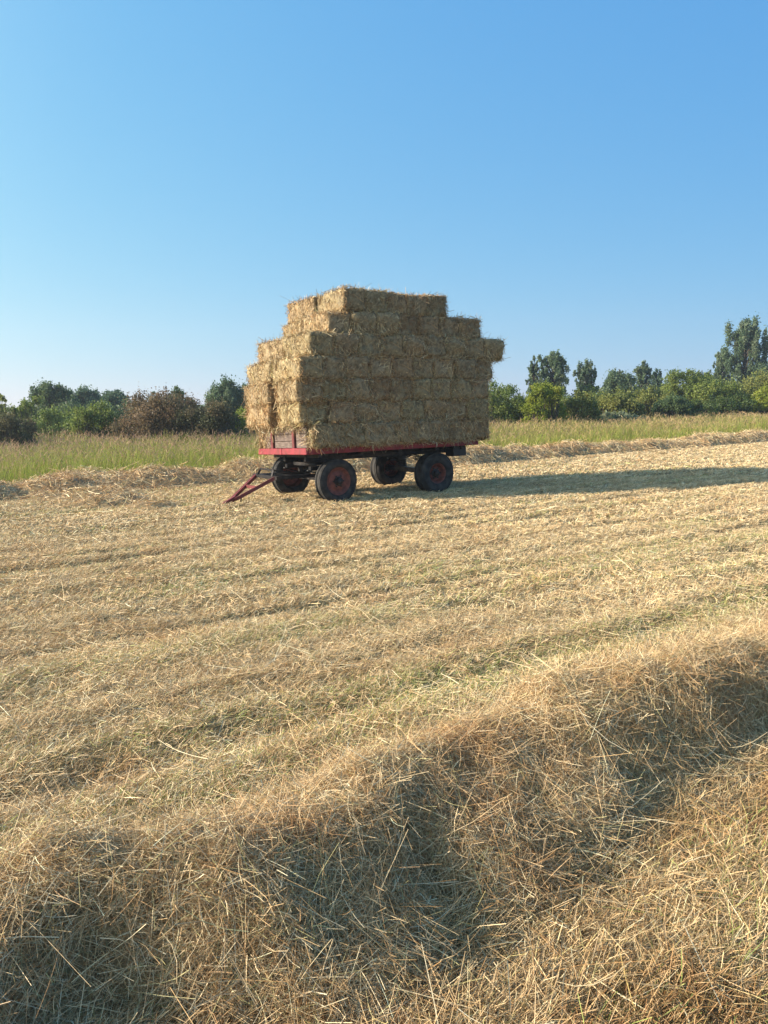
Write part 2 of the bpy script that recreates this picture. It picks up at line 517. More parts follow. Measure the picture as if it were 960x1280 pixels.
# ------------------------------------------------------------------ tall meadow grass
def meadow():
    bag = Bag()
    n = 260000
    u = rng.uniform(-14, 70, n); v = 16.9 + (34 - 16.9) * rng.random(n) ** 1.25
    x, y = xy(u, v)
    k = (np.abs(x) < .60 * y + 2) & (y > 5)
    k &= rng.random(n) < .45 + .9 * fbm(u / 1.6, v / 1.2, 201)
    x, y, u, v = x[k], y[k], u[k], v[k]
    n = len(x)
    edge = sstep(16.9, 18.6, v)
    z = field_h(x, y)
    hgt = (.24 + .39 * edge) * rng.uniform(.55, 1.2, n) * (.45 + 1.1 * fbm(u / 1.1, v / 1.1, 202))
    az = rng.uniform(0, 2 * math.pi, n); ln = rng.normal(0, .26, n)
    D = np.stack([np.sin(ln) * np.cos(az) + .05, np.sin(ln) * np.sin(az), np.cos(ln)], 1)
    B = rng.normal(size=(n, 3)) * .18; B[:, 2] = -.1
    W = .0005 * y * rng.uniform(.5, 1.1, n)
    right_ = sstep(-4, 8, x)
    pal_l = np.array([(.21, .26, .042), (.28, .315, .06), (.36, .33, .09), (.41, .30, .13)])
    pal_r = np.array([(.21, .25, .05), (.29, .30, .07), (.38, .32, .10), (.40, .30, .12)])
    pick = rng.choice(4, n, p=(.34, .3, .2, .16))
    # the strip nearest the hay is fresher green
    fresh = (1 - sstep(17.2, 19.5, v)) * .6
    C = pal_l[pick] * (1 - right_[:, None]) + pal_r[pick] * right_[:, None]
    fr = (rng.random(n) < fresh * (1 - .45 * right_))
    C[fr] = np.array([(.34, .39, .05), (.27, .34, .045)])[rng.integers(0, 2, fr.sum())]
    C = C * (1 + .15 * rng.normal(size=(n, 1))).clip(.5, 1.5)
    P = np.stack([x, y, z - .01], 1)
    v1, q1, m = ribbons(P, D, hgt, W, B, 3, taper=.35)
    bag.add(v1, q1, np.repeat(C, m, 0))
    # seed heads on top of part of the stalks
    s = (rng.random(n) < .44 * edge * sstep(17.5, 21, v) + .06)
    tip = P[s] + norm(D[s]) * hgt[s][:, None] + B[s] * hgt[s][:, None]
    D2 = norm(D[s] + 2 * B[s])
    ns = s.sum()
    cs_l = np.array([(.40, .235, .165), (.46, .30, .20), (.33, .20, .14)]); cs_r = np.array([(.43, .29, .15), (.38, .25, .13), (.47, .34, .18)])
    pk = rng.integers(0, 3, ns)
    Cs = cs_l[pk] * (1 - right_[s][:, None]) + cs_r[pk] * right_[s][:, None]
    bag.straw(tip - D2 * .05, D2, rng.uniform(.07, .17, ns), W[s] * 1.7, B[s], Cs * (1 + .15 * rng.normal(size=(ns, 1))).clip(.6, 1.4), 2, taper=.3)
    o = bag.build('meadow_grass', M_grass)
    tag(o, 'tall unmown grass with brown seed heads between the hay row and the bushes', 'grass', kind='stuff')
    # undergrowth further back so the bushes never stand on bare soil
    bag = Bag()
    n = 60000
    u = rng.uniform(-25, 110, n); v = rng.uniform(33, 75, n)
    x, y = xy(u, v)
    k = (np.abs(x) < .60 * y + 3) & (y > 8)
    x, y = x[k], y[k]; n = len(x)
    hgt = rng.uniform(.4, .95, n)
    az = rng.uniform(0, 2 * math.pi, n); ln = rng.normal(0, .25, n)
    D = np.stack([np.sin(ln) * np.cos(az), np.sin(ln) * np.sin(az), np.cos(ln)], 1)
    C = np.array([(.12, .17, .04), (.18, .22, .06), (.24, .23, .08)])[rng.integers(0, 3, n)]
    bag.straw(np.stack([x, y, np.zeros(n)], 1), D, hgt, .0013 * y * rng.uniform(.7, 1.3, n), rng.normal(size=(n, 3)) * .15, C, 2, taper=.3)
    o = bag.build('rough_grass', M_grass)
    tag(o, 'rank green grass growing among the bushes beyond the meadow', 'grass', kind='stuff')


meadow()


# ------------------------------------------------------------------ trees and bushes
def tube(bag_v, bag_q, pts, r0, r1, sides=6):
    n0 = sum(len(a) for a in bag_v)
    pts = np.asarray(pts, float)
    m = len(pts)
    for i, p in enumerate(pts):
        d = pts[min(i + 1, m - 1)] - pts[max(i - 1, 0)]
        d = d / (np.linalg.norm(d) + 1e-9)
        a = np.cross(d, [0.31, .95, .05]); a /= np.linalg.norm(a) + 1e-9
        b = np.cross(d, a)
        r = r0 + (r1 - r0) * i / (m - 1)
        t = np.arange(sides) * 2 * math.pi / sides
        bag_v.append(p + r * (np.cos(t)[:, None] * a + np.sin(t)[:, None] * b))
    for i in range(m - 1):
        for j in range(sides):
            k = (j + 1) % sides
            bag_q.append((n0 + i * sides + j, n0 + i * sides + k, n0 + (i + 1) * sides + k, n0 + (i + 1) * sides + j))


def leaves(C, n, R, size, cols, up_bias=.4, shell=.55, elong=1.4):
    """n leaves spread through blobs: C centres (k,3), R radii (k,3)"""
    k = len(C)
    vol = (R[:, 0] * R[:, 1] * R[:, 2]) ** (2 / 3)
    w = vol / vol.sum()
    i = rng.choice(k, n, p=w)
    d = norm(rng.normal(size=(n, 3)))
    rad = (shell + (1 - shell) * rng.random(n)) * (1 + .12 * rng.normal(size=n))
    rad = np.where(rng.random(n) < .55, np.abs(rng.normal(0, .75, n)).clip(0, 1.45), rad)
    P = C[i] + d * R[i] * rad[:, None]
    a = norm(rng.normal(size=(n, 3)) + np.array([0, 0, up_bias]))
    b = norm(np.cross(a, norm(rng.normal(size=(n, 3)) + d * .8)))
    s = size * rng.uniform(.6, 1.4, n)[:, None]
    V = np.stack([P - a * s * elong * .5, P + b * s * .42, P + a * s * elong * .5, P - b * s * .42], 1).reshape(-1, 3)
    Q = np.arange(n * 4).reshape(-1, 4)
    cl = rng.random(k)                       # each spray of leaves has its own hue
    cols = np.asarray(cols)
    t = np.clip(cl[i] * .75 + .25 * rng.random(n), 0, .999) * (len(cols) - 1)
    j = t.astype(int); f = (t - j)[:, None]
    Cc = cols[j] * (1 - f) + cols[j + 1] * f
    Cc = Cc * (1 + .22 * rng.normal(size=(n, 1))).clip(.45, 1.7)
    return V, Q, np.repeat(Cc, 4, 0)


DKG = [(.062, .105, .050), (.095, .145, .058), (.145, .185, .064)]
MIDG = [(.10, .145, .034), (.17, .215, .048), (.25, .28, .064)]
YELG = [(.16, .205, .026), (.24, .28, .034), (.32, .33, .05)]
OLIV = [(.135, .160, .040), (.20, .22, .055), (.285, .275, .08)]
BROWN = [(.100, .092, .044), (.170, .118, .064), (.23, .145, .082)]
DBRN = [(.075, .088, .038), (.120, .112, .052), (.175, .125, .068)]
POPL = [(.080, .125, .066), (.125, .18, .092), (.20, .235, .14)]
BLUG = [(.075, .125, .078), (.105, .165, .094), (.16, .21, .11)]
PALE = [(.19, .22, .12), (.26, .29, .18), (.14, .19, .07)]


def plant(name, px0, px1, ptop, Y, cols, label, cat, group, kind, n=4200, size=None, dens=1.0, fat=1.0):
    cx = at((px0 + px1) / 2, 500, Y).x
    wid = (px1 - px0) / F * Y
    H = at((px0 + px1) / 2, ptop, Y).z
    rx = wid / 2
    root = empty(name, (cx, Y, 0))
    tag(root, label, cat, group)
    size = size or .0017 * Y
    n = int(n * 2.2)
    bv, bq = [], []
    Cs, Rs = [], []
    if kind == 'poplar':        # upswept limbs with tufts, taller than wide
        tube(bv, bq, [(0, 0, -.1), (.05 * rx, 0, H * .35), (0, .05, H * .65), (.03, 0, H * .86)], H * .022, H * .004, 7)
        Cs.append(np.array([0, 0, H * .88])); Rs.append((rx * .16, rx * .16, H * .05))
        nb = int(90 * dens)
        for b in range(nb):
            t = .16 + .84 * (b + random.random()) / nb
            prof = math.sin(math.pi * (.14 + .74 * (t - .16) / .84)) ** .7
            ang = b * 2.4 + random.random()
            rr = rx * prof * random.uniform(.4, .95)
            z0 = H * (t - .16) * .86
            p1 = np.array([rr * math.cos(ang), rr * math.sin(ang), min(H * random.uniform(.86, .96), z0 + rr * random.uniform(.5, 1.1) + .06 * H)])
            tube(bv, bq, [(0, 0, max(.1, z0)), p1 * [.5, .5, 1] - [0, 0, (p1[2] - z0) * .35], p1], H * .007, H * .002, 4)
            s = rx * random.uniform(.07, .145) * fat
            Cs.append(p1); Rs.append((s, s, s * random.uniform(1.6, 2.8)))
            q = p1 * [.6, .6, 1] - np.array([0, 0, (p1[2] - z0) * .3])
            Cs.append(q); Rs.append((s * .9, s * .9, s * 1.4))
    elif kind == 'tree':
        zt = H * .22
        tube(bv, bq, [(0, 0, -.1), (.06 * rx, 0, zt), (.02 * rx, 0, H * .55), (0, 0, H * .85)], H * .026, H * .006, 7)
        for b in range(9):
            c = np.array([random.uniform(-.5, .5) * rx, random.uniform(-.5, .5) * rx, H * random.uniform(.32, .70)])
            Cs.append(c); Rs.append((rx * .36, rx * .36, H * .15))
        nb = int(85 * dens)
        for b in range(nb):
            d = norm(rng.normal(size=3)); d[2] = abs(d[2]) * 1.0 - .25 * random.random()
            rr = random.uniform(.45, .86)
            c = np.array([d[0] * rx * rr, d[1] * rx * rr, H * .50 + d[2] * H * .42 * rr])
            tube(bv, bq, [(0, 0, max(.2, c[2] * .55)), c * [.5, .5, .85], c], H * .008, H * .002, 4)
            s = rx * random.uniform(.09, .19) * fat
            Cs.append(c); Rs.append((s, s, s * random.uniform(1.0, 1.9)))
    else:                       # bush or thicket
        nb = int((50 + 16 * wid) * dens)
        for b in range(nb):
            a = random.uniform(-1, 1); bb = random.uniform(-1, 1)
            if a * a + bb * bb > 1: a *= .7; bb *= .7
            top = (1 - .75 * a ** 4 - .25 * bb * bb) * random.uniform(.72, 1.0)
            zz = H * top * random.choice((1, 1, .8, .55, .3))
            dep = min(rx, 2.2)
            s = min(.16 * H, .22 * rx) * random.uniform(.5, 1.15) * fat
            c = np.array([a * (rx - .5 * s), bb * dep * .8, max(s * .6, zz - s * .85)])
            tube(bv, bq, [(a * rx * .6, bb * dep * .4, -.05), c * [.9, .9, .5], c + [0, 0, s * .7]], .03, .008, 4)
            Cs.append(c); Rs.append((s * 1.15, s * 1.15, s * random.uniform(.8, 1.2)))
            if random.random() < .5:     # a shoot standing proud of the outline
                hh = s * random.uniform(.4, .9)
                Cs.append(c + np.array([random.uniform(-.3, .3) * s, 0, s * .8])); Rs.append((s * .22, s * .22, hh))
    V, Q, C = leaves(np.array(Cs), int(n), np.array(Rs), size, cols)
    V[:, 2] = np.maximum(V[:, 2], .02)
    woody = 'trunk' if kind != 'bush' else 'branches'
    mesh_np(woody, np.concatenate(bv), bq, M_bark, parent=root, smooth=True)
    mesh_np('crown' if kind != 'bush' else 'foliage', V, Q, M_leaf, C, parent=root)
    return root


GT, GB = 'trees beyond the meadow', 'bushes along the meadow edge'
PL = [
    # name, x0, x1, top, Y, palette, label, category, group, kind, leaves
    ('bush', -30, 42, 506, 26.5, DBRN, 'brown and dark shrub cut off by the left edge of the field view', 'bush', GB, 'bush', 6500),
    ('bush', -8, 20, 488, 31, OLIV, 'small pale olive shrub peeking over the dark shrub at far left', 'bush', GB, 'bush', 2500),
    ('bush', 14, 60, 493, 36, MIDG, 'low dark green bush in front of the round dark hedge tree', 'bush', GB, 'bush', 3500),
    ('hedge_tree', 36, 94, 464, 46, DKG, 'rounded dark blue-green tree standing highest in the left hedge', 'tree', GT, 'tree', 8500),
    ('hedge_tree', 78, 132, 474, 48, BLUG, 'dark bluish tree right of the rounded hedge tree', 'tree', GT, 'tree', 7500),
    ('hedge_tree', 116, 166, 479, 50, BLUG, 'lowest bluish tree sloping down at the right end of the left hedge', 'tree', GT, 'tree', 6500),
    ('bush', 30, 112, 509, 32, [(.11, .17, .035), (.17, .22, .05), (.22, .26, .08)], 'bright green reedy patch below the dark hedge trees', 'bush', GB, 'bush', 7000),
    ('bush', 84, 150, 497, 30, MIDG, 'leafy mid green bush touching the reddish brown bush on its left', 'bush', GB, 'bush', 7000),
    ('bush', 138, 262, 483, 29, BROWN, 'broad reddish brown bush on the left of the wagon', 'bush', GB, 'bush', 18000),
    ('bush', 212, 304, 489, 28.5, DBRN, 'dark brown-green bush nearest the left end of the bale load', 'bush', GB, 'bush', 12000),
    ('bush', 206, 246, 479, 31, DKG, 'dark twiggy bush rising behind the reddish brown bush', 'bush', GB, 'bush', 3500),
    ('small_tree', 180, 202, 481, 44, BLUG, 'tiny round treetop showing above the reddish brown bush', 'tree', GT, 'tree', 1800),
    ('small_tree', 254, 314, 460, 42, POPL, 'open green tree just left of the bale load', 'tree', GT, 'tree', 8000),
    ('small_tree', 296, 330, 466, 46, BLUG, 'dark bluish tree partly hidden by the bales on the left', 'tree', GT, 'tree', 3500),
    ('bush', 268, 340, 503, 31, YELG, 'yellow-green bush low behind the front end of the wagon', 'bush', GB, 'bush', 6500),
    # right-hand side
    ('bush', 590, 668, 473, 38, MIDG, 'green thicket just right of the bale load', 'bush', GB, 'bush', 10000),
    ('poplar', 656, 678, 437, 58, POPL, 'slim pale poplar, left of the pair behind the yellow-green bush', 'tree', GT, 'poplar', 3200),
    ('poplar', 668, 712, 432, 58, POPL, 'full poplar, right of the pair behind the yellow-green bush', 'tree', GT, 'poplar', 9000),
    ('bush', 652, 708, 472, 36, YELG, 'bright yellow-green bush under the pair of poplars', 'bush', GB, 'bush', 11000),
    ('bush', 698, 752, 486, 37, OLIV, 'olive bush right of the bright yellow-green bush', 'bush', GB, 'bush', 8500),
    ('poplar', 716, 748, 443, 60, POPL, 'lone slender poplar right of the pair of poplars', 'tree', GT, 'poplar', 5500),
    ('bush', 726, 764, 490, 42, DKG, 'dark green bush at the foot of the lone slender poplar', 'bush', GB, 'bush', 4000),
    ('small_tree', 750, 796, 450, 56, POPL, 'broad low-headed tree in the middle of the right-hand tree line', 'tree', GT, 'tree', 8000),
    ('poplar', 788, 818, 445, 60, POPL, 'pointed tree beside the broad low-headed tree', 'tree', GT, 'poplar', 4500),
    ('poplar', 808, 832, 456, 64, BLUG, 'small bluish tree filling the gap before the hedge', 'tree', GT, 'poplar', 2800),
    ('bush', 738, 806, 484, 41, OLIV, 'pale olive scrub in the middle of the right-hand hedge', 'bush', GB, 'bush', 9500),
    ('bush', 722, 812, 513, 38.5, PALE, 'silvery pale weeds along the foot of the right-hand hedge', 'bush', GB, 'bush', 4500),
    ('bush', 786, 850, 478, 43, OLIV, 'dull green scrub rising towards the taller hedge', 'bush', GB, 'bush', 9000),
    ('bush', 822, 886, 456, 47, MIDG, 'tall twiggy green bush at the left shoulder of the hedge', 'bush', GB, 'bush', 10000),
    ('small_tree', 856, 896, 452, 56, MIDG, 'green treetop between the twiggy bush and the big poplar', 'tree', GT, 'tree', 4000),
    ('bush', 816, 864, 491, 41, DKG, 'small dark bush low at the front of the right-hand hedge', 'bush', GB, 'bush', 6500),
    ('bush', 850, 926, 464, 46, MIDG, 'dense green hedge bush below and left of the big poplar', 'bush', GB, 'bush', 12000),
    ('bush', 860, 950, 492, 43, [(.05, .085, .022), (.08, .12, .03), (.12, .15, .045)], 'low soft green bush along the foot of the hedge under the poplar', 'bush', GB, 'bush', 10000),
    ('bush', 908, 1010, 459, 47, OLIV, 'olive hedge bush below and right of the big poplar', 'bush', GB, 'bush', 13000),
    ('bush', 940, 1000, 477, 43, YELG, 'yellow-green bush cut off by the right edge of the view', 'bush', GB, 'bush', 7000),
    ('poplar', 898, 960, 388, 66, POPL, 'big tall poplar standing well above the right-hand hedge', 'tree', GT, 'poplar', 15000),
    ('poplar', 886, 914, 427, 67, POPL, 'shorter poplar leaning against the left of the big poplar', 'tree', GT, 'poplar', 5000),
    ('small_tree', 938, 985, 436, 64, BLUG, 'dark bluish tree low at the right of the big poplar', 'tree', GT, 'tree', 5000),
    ('bush', -30, 60, 500, 44, MIDG, 'green scrub between the left dark shrub and the hedge trees', 'bush', GB, 'bush', 5000),
    ('bush', 50, 190, 494, 44, DKG, 'dark green scrub along the foot of the left hedge trees', 'bush', GB, 'bush', 8000),
    ('bush', 640, 740, 489, 50, MIDG, 'green scrub behind the olive bush under the lone slender poplar', 'bush', GB, 'bush', 8000),
    ('bush', 700, 830, 478, 58, MIDG, 'distant green hedge closing the gap between lone poplar and broad tree', 'bush', GB, 'bush', 8000),
    # what stands behind the load, seen beneath the bed and from a step aside
    ('bush', 330, 430, 492, 33, MIDG, 'green bush hidden behind the front half of the bale load', 'bush', GB, 'bush', 6000),
    ('bush', 420, 520, 490, 35, OLIV, 'olive bush hidden behind the middle of the bale load', 'bush', GB, 'bush', 6000),
    ('bush', 510, 600, 486, 37, MIDG, 'green bush hidden behind the rear half of the bale load', 'bush', GB, 'bush', 6000),
]
for a in PL:
    plant(*a)


# ------------------------------------------------------------------ wagon
def lb(px):           # local mesh builder
    return px


class Solid:
    """collects bevelled boxes, bars and turned shapes as quads"""
    def __init__(s): s.v, s.q, s.n = [], [], 0

    def add(s, v, q):
        s.v += [tuple(map(float, p)) for p in v]
        s.q += [tuple(i + s.n for i in f) for f in q]; s.n += len(v)

    def box(s, a, b, bev=.008):
        a = np.minimum(a, b), np.maximum(a, b); lo, hi = a
        bev = min(bev, .45 * float((hi - lo).min()))
        import bmesh
        bm = bmesh.new(); bmesh.ops.create_cube(bm, size=1)
        for v in bm.verts:
            v.co = Vector([(lo[i] + hi[i]) / 2 + v.co[i] * (hi[i] - lo[i]) for i in range(3)])
        if bev > .001:
            bmesh.ops.bevel(bm, geom=bm.edges[:], offset=bev, segments=1, affect='EDGES')
        bm.verts.index_update()
        s.add([v.co for v in bm.verts], [[v.index for v in f.verts] for f in bm.faces]); bm.free()
        return s

    def bar(s, p, q, w, h=None, r=0, sides=4):
        p, q = Vector(p), Vector(q); h = h or w
        d = (q - p).normalized()
        a = d.cross(Vector((0, 0, 1)))
        if a.length < .05: a = Vector((0, 1, 0))
        a.normalize(); b = a.cross(d)
        if sides == 4:
            ring = [(-.5, -.5), (.5, -.5), (.5, .5), (-.5, .5)]
        else:
            ring = [(.5 * math.cos(t * 2 * math.pi / sides), .5 * math.sin(t * 2 * math.pi / sides)) for t in range(sides)]
        n = len(ring)
        v = [e + a * (x * w) + b * (y * h) for e in (p, q) for x, y in ring]
        f = [(i, (i + 1) % n, n + (i + 1) % n, n + i) for i in range(n)] + [tuple(range(n))[::-1], tuple(range(n, 2 * n))]
        s.add(v, f); return s

    def lathe(s, prof, axis_pt, seg=40):
        """profile (offset along y, radius) turned about the local y axis"""
        v, f = [], []
        m = len(prof)
        for k in range(seg):
            t = 2 * math.pi * k / seg
            for (yy, r) in prof:
                v.append((axis_pt[0] + r * math.cos(t), axis_pt[1] + yy, axis_pt[2] + r * math.sin(t)))
        for k in range(seg):
            k2 = (k + 1) % seg
            for j in range(m - 1):
                f.append((k * m + j, k * m + j + 1, k2 * m + j + 1, k2 * m + j))
        s.add(v, f); return s

    def build(s, name, mat, parent=None, smooth=False):
        me = bpy.data.meshes.new(name); me.from_pydata(s.v, [], s.q); me.materials.append(mat)
        import bmesh
        bm = bmesh.new(); bm.from_mesh(me); bmesh.ops.recalc_face_normals(bm, faces=bm.faces[:]); bm.to_mesh(me); bm.free()
        if smooth:
            me.polygons.foreach_set('use_smooth', [True] * len(me.polygons))
            try:
                me.set_sharp_from_angle(angle=math.radians(35))
            except Exception:
                pass
        o = bpy.data.objects.new(name, me); COL.objects.link(o)
        if parent: o.parent = parent
        return o


NC = Vector((-1.25, 12.5, 0))           # ground point under the near front corner of the bed
BL, BW = 3.64, 1.9
BZ0, BZ1 = .837, .945                     # bed bottom and top at the near edge
TILT = math.radians(-2.7)               # the load leans away on its springs
wagon = empty('hay_wagon', NC, ROT)
tag(wagon, 'old red four wheeled flatbed farm wagon stacked high with hay bales', 'wagon')


def P_(s, y, z):
    """point on the leaning bed -> wagon-local"""
    c, sn = math.cos(TILT), math.sin(TILT)
    return (s, y * c - (z - BZ0) * sn, BZ0 + y * sn + (z - BZ0) * c)


def bedpart(sol, name, mat, parent=wagon, smooth=False):
    sol.v = [P_(*p) for p in sol.v]
    return sol.build(name, mat, parent, smooth)


# bed
b = Solid()
for i in range(10):
    b.box((.05, .05 + i * .18, BZ1 - .045), (BL - .05, .05 + i * .18 + .172, BZ1 - .005), .004)
bedpart(b, 'bed_floor', M_floor)
bedpart(Solid().box((.045, 0, BZ0), (BL, .045, BZ1)), 'side_rail', M_red)
bedpart(Solid().box((.045, BW - .045, BZ0), (BL, BW, BZ1)), 'side_rail', M_red)
fr = bedpart(Solid().box((0, 0, BZ0), (.043, BW * .475, BZ1)).box((0, BW * .485, BZ0), (.043, BW, BZ1)), 'front_rail', M_red)
bedpart(Solid().box((BL - .043, .047, BZ0 + .005), (BL - .003, BW - .047, BZ1 - .006)), 'rear_rail', M_red)
hb = Solid()
for i in range(4):
    hb.box((.072, .10, BZ1 + .004 + i * .118), (.100, BW - .10, BZ1 + .004 + i * .118 + .112), .005)
hbo = bedpart(hb, 'headboard', M_wood)
for yy in (.52, 1.36):
    bedpart(Solid().box((.030, yy - .038, BZ1 - .02), (.070, yy + .038, BZ1 + .50), .006), 'stake', M_dkred, hbo)
# chassis
ch = Solid()
for yy in (.55, 1.35):
    ch.box((.25, yy - .04, BZ0 - .13), (BL - .25, yy + .04, BZ0 - .003))
for xx in (.3, 1.1, 1.9, 2.71, 3.3):
    ch.box((xx - .03, .07, BZ0 - .062), (xx + .03, BW - .07, BZ0 - .002))
bedpart(ch, 'chassis', M_steel)
bedpart(Solid().box((3.12, .10, BZ0 - .19), (3.42, .36, BZ0 - .005), .01), 'tool_box', M_black)
rod = Solid().bar((.75, .12, BZ0 - .05), (3.4, .12, BZ0 - .045), .014, sides=6)
bedpart(rod, 'tie_rod', M_steel)

RW = .365


def wheel(parent, cx, cy, wd, side, dish, q, R=RW):
    """tyre, rim and hub of one wheel; side -1 faces the near side"""
    h = wd / 2
    t = Solid()
    prof = [(-h * .62, R * q), (-h * .86, R * (q + .06)), (-h, R * (q + .88) / 2), (-h * .98, R * .88), (-h * .80, R * .965), (-h * .72, R * .992),
            (-h * .40, R), (-h * .36, R * .975), (-h * .28, R * .975), (-h * .24, R), (h * .24, R), (h * .28, R * .975), (h * .36, R * .975), (h * .40, R),
            (h * .72, R * .992), (h * .80, R * .965), (h * .98, R * .88), (h, R * (q + .88) / 2), (h * .86, R * (q + .06)), (h * .62, R * q)]
    t.lathe(prof, (cx, cy, R - .014), 48)
    # tread lugs
    for k in range(44):
        a = 2 * math.pi * k / 44
        for sg in (-1, 1):
            c = Vector((cx + math.cos(a) * R * .985, cy + sg * h * .62, R - .014 + math.sin(a) * R * .985))
            d = Vector((math.cos(a), 0, math.sin(a)))
            t.bar(c, c + d * .016, .026, h * .42)
    w = t.build('tyre', M_tyre, parent, True)
    r = Solid()
    y0 = side * h
    pr = [(side * h * .70, R * (q + .045)), (side * h * .80, R * (q + .03)), (side * h * .70, R * (q - .02)), (side * (h * .70 - dish), R * (q - .08)), (side * (h * .70 - dish - .006), R * (q - .16)),
          (side * (h * .70 - dish + .02), R * .30), (side * (h * .70 - dish + .015), R * .20)]
    r.lathe(pr, (cx, cy, R - .014), 40)
    r.lathe([(-side * h * .6, R * (q + .01)), (side * h * .70, R * q)], (cx, cy, R - .014), 40)
    ro = r.build('rim', M_rim, parent, True)
    hbs = Solid()
    zc = R - .014
    hy0 = cy + side * (h * .70 - dish + .012)
    hbs.lathe([(0, R * .22), (side * .03, R * .22), (side * .035, R * .15), (side * .07, R * .14), (side * .08, R * .10), (side * .082, .001)], (cx, hy0, zc), 24)
    for k in range(6):
        a = k * math.pi / 3
        px, pz = cx + math.cos(a) * R * .27, zc + math.sin(a) * R * .27
        hbs.bar((px, hy0, pz), (px, hy0 + side * .03, pz), .028, sides=6)
    hbs.build('hub', M_steel, parent, True)


def wheel_set(cx, cy, half, wd, dish, rz, q):
    for side in (-1, 1):
        w = bpy.data.objects.new('wheel', None); COL.objects.link(w); w.parent = wagon
        w.location = (cx - math.sin(rz) * side * half, cy + math.cos(rz) * side * half, 0); w.rotation_euler = (0, 0, rz)
        wheel(w, 0, 0, wd, side, dish, q)


STEER = math.radians(4)
FX, FY, RX = .60, .95, 2.73
wheel_set(FX, FY, .76, .22, .03, STEER, .62)
wheel_set(RX, FY, .76, .30, .085, 0, .48)

# axles, springs and turntable
ax = Solid().bar((RX, .27, RW), (RX, 1.63, RW), .09).box((RX - .05, .5, RW + .05), (RX + .05, .6, RW + .11)).box((RX - .05, 1.3, RW + .05), (RX + .05, 1.4, RW + .11))
ax.build('rear_axle', M_steel, wagon)
for yy in (.55, 1.35):
    sp = Solid()
    for k in range(4):
        hl = .44 - .09 * k
        z = BZ0 - .20 - k * .022 - (.05 if yy > 1 else 0)
        for sg in (-1, 1):
            sp.bar((RX, yy, z), (RX + sg * hl, yy, z + .10 * (hl / .44) ** 2), .06, .018)
    sp.build('leaf_spring', M_steel, wagon)
fa = empty('front_axle', (FX, FY, 0), STEER); fa.parent = wagon
Solid().bar((0, -.66, RW), (0, .66, RW), .09).build('axle_beam', M_steel, fa)
Solid().lathe([(0, .30), (.05, .30), (.05, .22), (0, .22), (0, .30)], (0, 0, 0), 30)
tt = Solid()
n = 30
ringv = []
for k in range(n):
    t = 2 * math.pi * k / n
    for (r, z) in ((.24, .60), (.33, .60), (.33, .655), (.24, .655)):
        ringv.append((r * math.cos(t), r * math.sin(t), z))
rq = [(4 * k + j, 4 * k + (j + 1) % 4, 4 * ((k + 1) % n) + (j + 1) % 4, 4 * ((k + 1) % n) + j) for k in range(n) for j in range(4)]
tt.add(ringv, rq)
for yy in (-.4, .4):
    tt.box((-.30, yy - .04, .52), (.30, yy + .04, .595)).bar((0, yy, RW), (0, yy, .55), .07)
    for sg in (-1, 1):
        tt.bar((0, yy, RW + .06), (sg * .34, yy, .53), .05, .02)
tt.build('turntable', M_steel, fa)
# fore-carriage arms and red drawbar
arms = Solid()
for yy in (-.30, .30):
    arms.bar((.1, yy * .8, RW + .05), (-.93, yy * 1.05, .44), .05, .06)
arms.bar((-.55, -.32, .425), (-.55, .32, .425), .05, .05).bar((-.93, -.42, .44), (-.93, .42, .44), .055, .055)
arms.bar((-.25, -.28, .42), (-.9, .27, .45), .03)
arms.build('carriage_arm', M_steel, fa)
dr = Solid()
APEX = (-1.72, .02, .03)
for yy in (-.34, .34):
    dr.bar((-.93, yy, .445), (-1.55, yy * .16, .105), .045, .055)
dr.bar((-1.5, 0, .135), APEX, .06, .07).bar((-1.2, -.19, .285), (-1.2, .19, .285), .04, .05)
db = dr.build('drawbar', M_dkred, fa)
e = Solid(); rv = []
for k in range(16):
    t = 2 * math.pi * k / 16
    for (r, z) in ((.030, -.012), (.058, -.012), (.058, .014), (.030, .014)):
        rv.append((APEX[0] - .05 + r * math.cos(t), APEX[1] + r * math.sin(t), .025 + z))
e.add(rv, [(4 * k + j, 4 * k + (j + 1) % 4, 4 * ((k + 1) % 16) + (j + 1) % 4, 4 * ((k + 1) % 16) + j) for k in range(16) for j in range(4)])
e.build('hitch_eye', M_steel, db)
Solid().bar((-1.38, .04, .17), (-1.40, .05, .0), .025, sides=6).box((-1.44, .01, 0), (-1.36, .09, .012), .003).build('stand_leg', M_steel, db)
sp = Solid()
for yy in (-.25, .25):
    sp.bar((-.95, yy, .455), (-.90, yy * .9, .56), .03).bar((-.90, yy * .9, .56), (-.55, yy * .8, .50), .022)
sp.bar((-.90, -.24, .56), (-.90, .24, .56), .03)
sp.build('lift_frame', M_steel, fa)

